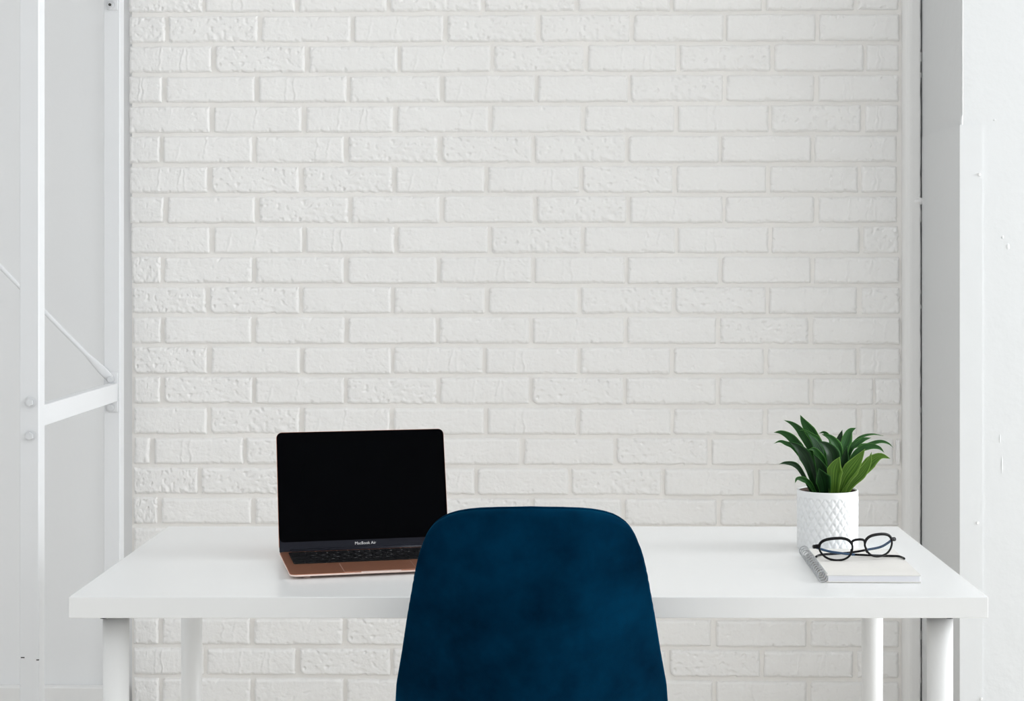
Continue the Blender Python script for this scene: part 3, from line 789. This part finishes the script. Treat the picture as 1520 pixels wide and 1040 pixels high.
for pts, wd, dep, twist, mk in LEAVES:
    n_ = len(pts); P3 = []
    for k, (x, y) in enumerate(pts):
        f = 1 - k / (n_ - 1)                          # 1 at the tip
        Y = 3.36 + dep * (.35 + .65 * f) * (1.0 if dep > 0 else 1.0)
        P3.append(px(1130 + x / 6.909, 600 + y / 6.909, Y))
    P3[-1].z = min(P3[-1].z, DZ + PH - .012)
    sp_ = spline(P3, 22)
    W2 = wd / 6.909 * 3.36 / F / 2
    vs, uvs, fs = [], [], []; NA = 9
    tw = math.radians(twist)
    for k, p in enumerate(sp_):
        t = k / 21
        T = (sp_[min(k + 1, 21)] - sp_[max(k - 1, 0)]).normalized()
        view = Vector((p.x, p.y, p.z - EYE)).normalized()
        S = T.cross(view).normalized(); Nn = S.cross(T).normalized()
        if Nn.dot(view) > 0: Nn = -Nn
        S2 = (S * math.cos(tw) + Nn * math.sin(tw)).normalized(); N2 = (Nn * math.cos(tw) - S * math.sin(tw)).normalized()
        prof_ = 1.22 * (t / .48) - .22 * (t / .48) ** 2 if t < .48 else 1 - .48 * ((t - .48) / .52) ** 1.3
        prof_ = max(prof_, .02) * (1 if t > 0 else .4)
        for q in range(NA):
            c = -1 + 2 * q / (NA - 1)
            fold = .42 * W2 * prof_ * abs(c) ** 1.4
            vs.append(p + S2 * c * W2 * prof_ + N2 * fold - PC); uvs.append((q / (NA - 1), t))
    for k in range(21):
        for q in range(NA - 1): a = k * NA + q; fs.append((a, a + 1, a + NA + 1, a + NA))
    o = pyd('leaf', vs, fs, ML[mk], plant)
    ul = o.data.uv_layers.new(name='UVMap')
    for lpi in o.data.loops: ul.data[lpi.index].uv = uvs[lpi.vertex_index]
    md = o.modifiers.new('thickness', 'SOLIDIFY'); md.thickness = .0006

# ------------------------------------------------------------------ eyeglasses
M_frame = mat('black_acetate', (.003, .003, .004), .25, spec=.2)
M_lens_tint = mat('lens_tinted_temple', (.014, .055, .12), .3, spec=.3)  # blue effect of the lenses, put into the colour of the temples
M_pin = mat('silver_pin', (.7, .7, .7), .3, metal=1)
M_lens = bpy.data.materials.new('lens_glass'); M_lens.use_nodes = True; nt = M_lens.node_tree; nt.nodes.clear()
o_ = nt.nodes.new('ShaderNodeOutputMaterial'); t_ = nt.nodes.new('ShaderNodeBsdfTransparent'); g_ = nt.nodes.new('ShaderNodeBsdfGlossy'); m_ = nt.nodes.new('ShaderNodeMixShader')
t_.inputs[0].default_value = (.97, .98, .985, 1); g_.inputs[1].default_value = .03; g_.inputs[0].default_value = (.8, .88, 1, 1); m_.inputs[0].default_value = .025
nt.links.new(t_.outputs[0], m_.inputs[1]); nt.links.new(g_.outputs[0], m_.inputs[2]); nt.links.new(m_.outputs[0], o_.inputs[0])
GL = px(1243.3, 815.2, 3.137); GR = px(1306.5, 809.2, 3.152)
GC = (GL + GR) / 2; GO = Vector((GC.x, GC.y, DZ + NH))
gl = thing('eyeglasses', GO, 'black eyeglasses with folded temples lying on the notebook', 'eyeglasses')
U = (GR - GL).normalized(); Vv = (Vector((0, .16, 1)) - U * U.dot(Vector((0, .16, 1)))).normalized(); Wd = U.cross(Vv)   # Wd: towards the viewer or away
if Wd.y < 0: Wd = -Wd
shape = [(.0285, .0035), (.0272, .0105), (.0225, .0155), (.0140, .0182), (.0030, .0190), (-.0090, .0184), (-.0185, .0160), (-.0250, .0112), (-.0282, .0050), (-.0272, -.0030), (-.0235, -.0105), (-.0170, -.0160), (-.0080, -.0188), (.0030, -.0186), (.0130, -.0160), (.0205, -.0112), (.0258, -.0045)]
def closed_spline(pts, n):
    P = [Vector((a, b, 0)) for a, b in pts]; m = len(P); out = []
    for i in range(n):
        t = i / n * m; j = int(t); t -= j
        a, b, c, d = P[(j - 1) % m], P[j % m], P[(j + 1) % m], P[(j + 2) % m]
        out.append(.5 * ((2 * b) + (c - a) * t + (2 * a - 5 * b + 4 * c - d) * t * t + (3 * b - a - 3 * c + d) * t ** 3))
    return out
def gpt(cen, u, v): 
    uu = (cen - GC).dot(U) + u
    return cen + U * u + Vv * v + Wd * (3.2 * uu * uu)            # gentle wrap of the front
for cen, mir in ((GL, -1), (GR, 1)):
    ol = [gpt(cen, p.x * -mir * -1 if mir == 1 else -p.x, p.y) - GO for p in closed_spline(shape, 56)]
    vs, fs = tube_data(ol, .0016, n=8, closed=True, flat=(.0022, .0019), up=tuple(Wd))
    rim = pyd('rim', vs, fs, M_frame, gl)
    # brow: the rim is heavier along the top
    topi = [p for p in closed_spline(shape, 56) if p.y > .004]
    topi.sort(key=lambda p: p.x)
    tube('brow', [gpt(cen, p.x * mir, p.y + .0006) - GO for p in topi], .0021, M_frame, rim, n=8, flat=(.0024, .0026), up=tuple(Wd))
    vs = [gpt(cen, 0, 0) - GO] + ol; n_ = len(ol)
    pyd('lens', vs, [(0, 1 + k, 1 + (k + 1) % n_) for k in range(n_)], M_lens, gl)
    # end piece with its two silver pins, nose pad
    e0, e1 = gpt(cen, mir * .0275, .0085) - GO, gpt(cen, mir * .0360, .0080) - GO
    ep = tube('end_piece', [e0, e0.lerp(e1, .5), e1, e1 + Wd * .006], .003, M_frame, gl, n=10, flat=(.0036, .0022), up=tuple(Vv))
    for dv in (-.0014, .0014):
        o = link('hinge_pin', cyl_mesh('hinge_pin', .0006, .0006, .001, 8), M_pin, ep); o.location = e1 + Vv * dv - Wd * .0018 - U * mir * .002; o.rotation_euler = (math.pi / 2, 0, 0)
    np_ = [gpt(cen, -mir * .0255, -.002), gpt(cen, -mir * .0262, -.006) + Wd * .003, gpt(cen, -mir * .0245, -.011) + Wd * .003]
    tube('nose_pad', [p - GO for p in np_], [.0012, .0022, .0012], M_frame, rim)
br = [gpt(GL, .0265, .0085), gpt(GL, .0310, .0128), (gpt(GL, .038, .0140) + gpt(GR, -.038, .0140)) / 2, gpt(GR, -.0310, .0128), gpt(GR, -.0265, .0085)]
tube('bridge', spline([p - GO for p in br], 14), .0022, M_frame, gl, n=10)
def gcrop(x, y, Y): return px(1160 + x / 5.778, 700 + y / 5.778, Y)
hl = gpt(GL, -.0350, .0078) + Wd * .008; hr = gpt(GR, .0350, .0078) + Wd * .008
zc = DZ + NH + .0024
def on_cover(x, y, z=zc):
    Y = F * (EYE - z) / (700 + y / 5.778 - CY); return gcrop(x, y, Y)
t1 = [hl, gcrop(400, 680, 3.166), gcrop(500, 696, 3.170), gcrop(620, 709, 3.176), on_cover(860, 719), on_cover(985, 722), on_cover(1030, 731), on_cover(1055, 744)]
t2 = [hr, gcrop(860, 640, 3.192), gcrop(740, 667, 3.196), gcrop(620, 688, 3.198), on_cover(470, 703, zc + .001), on_cover(380, 706, zc), on_cover(325, 713), on_cover(296, 727)]
for tp, k in ((t1, 17), (t2, 12)):
    tp[0] = tp[0]; s_ = spline([p - GO for p in tp], 40)
    kw = dict(n=10, up=(0, 0, 1))
    tm_ = tube('temple', s_[:k + 1], .002, M_lens_tint, gl, flat=(.0022, .0011), **kw)
    tube('temple_tip', s_[k:], .002, M_frame, tm_, flat=(.0020, .0016), **kw)
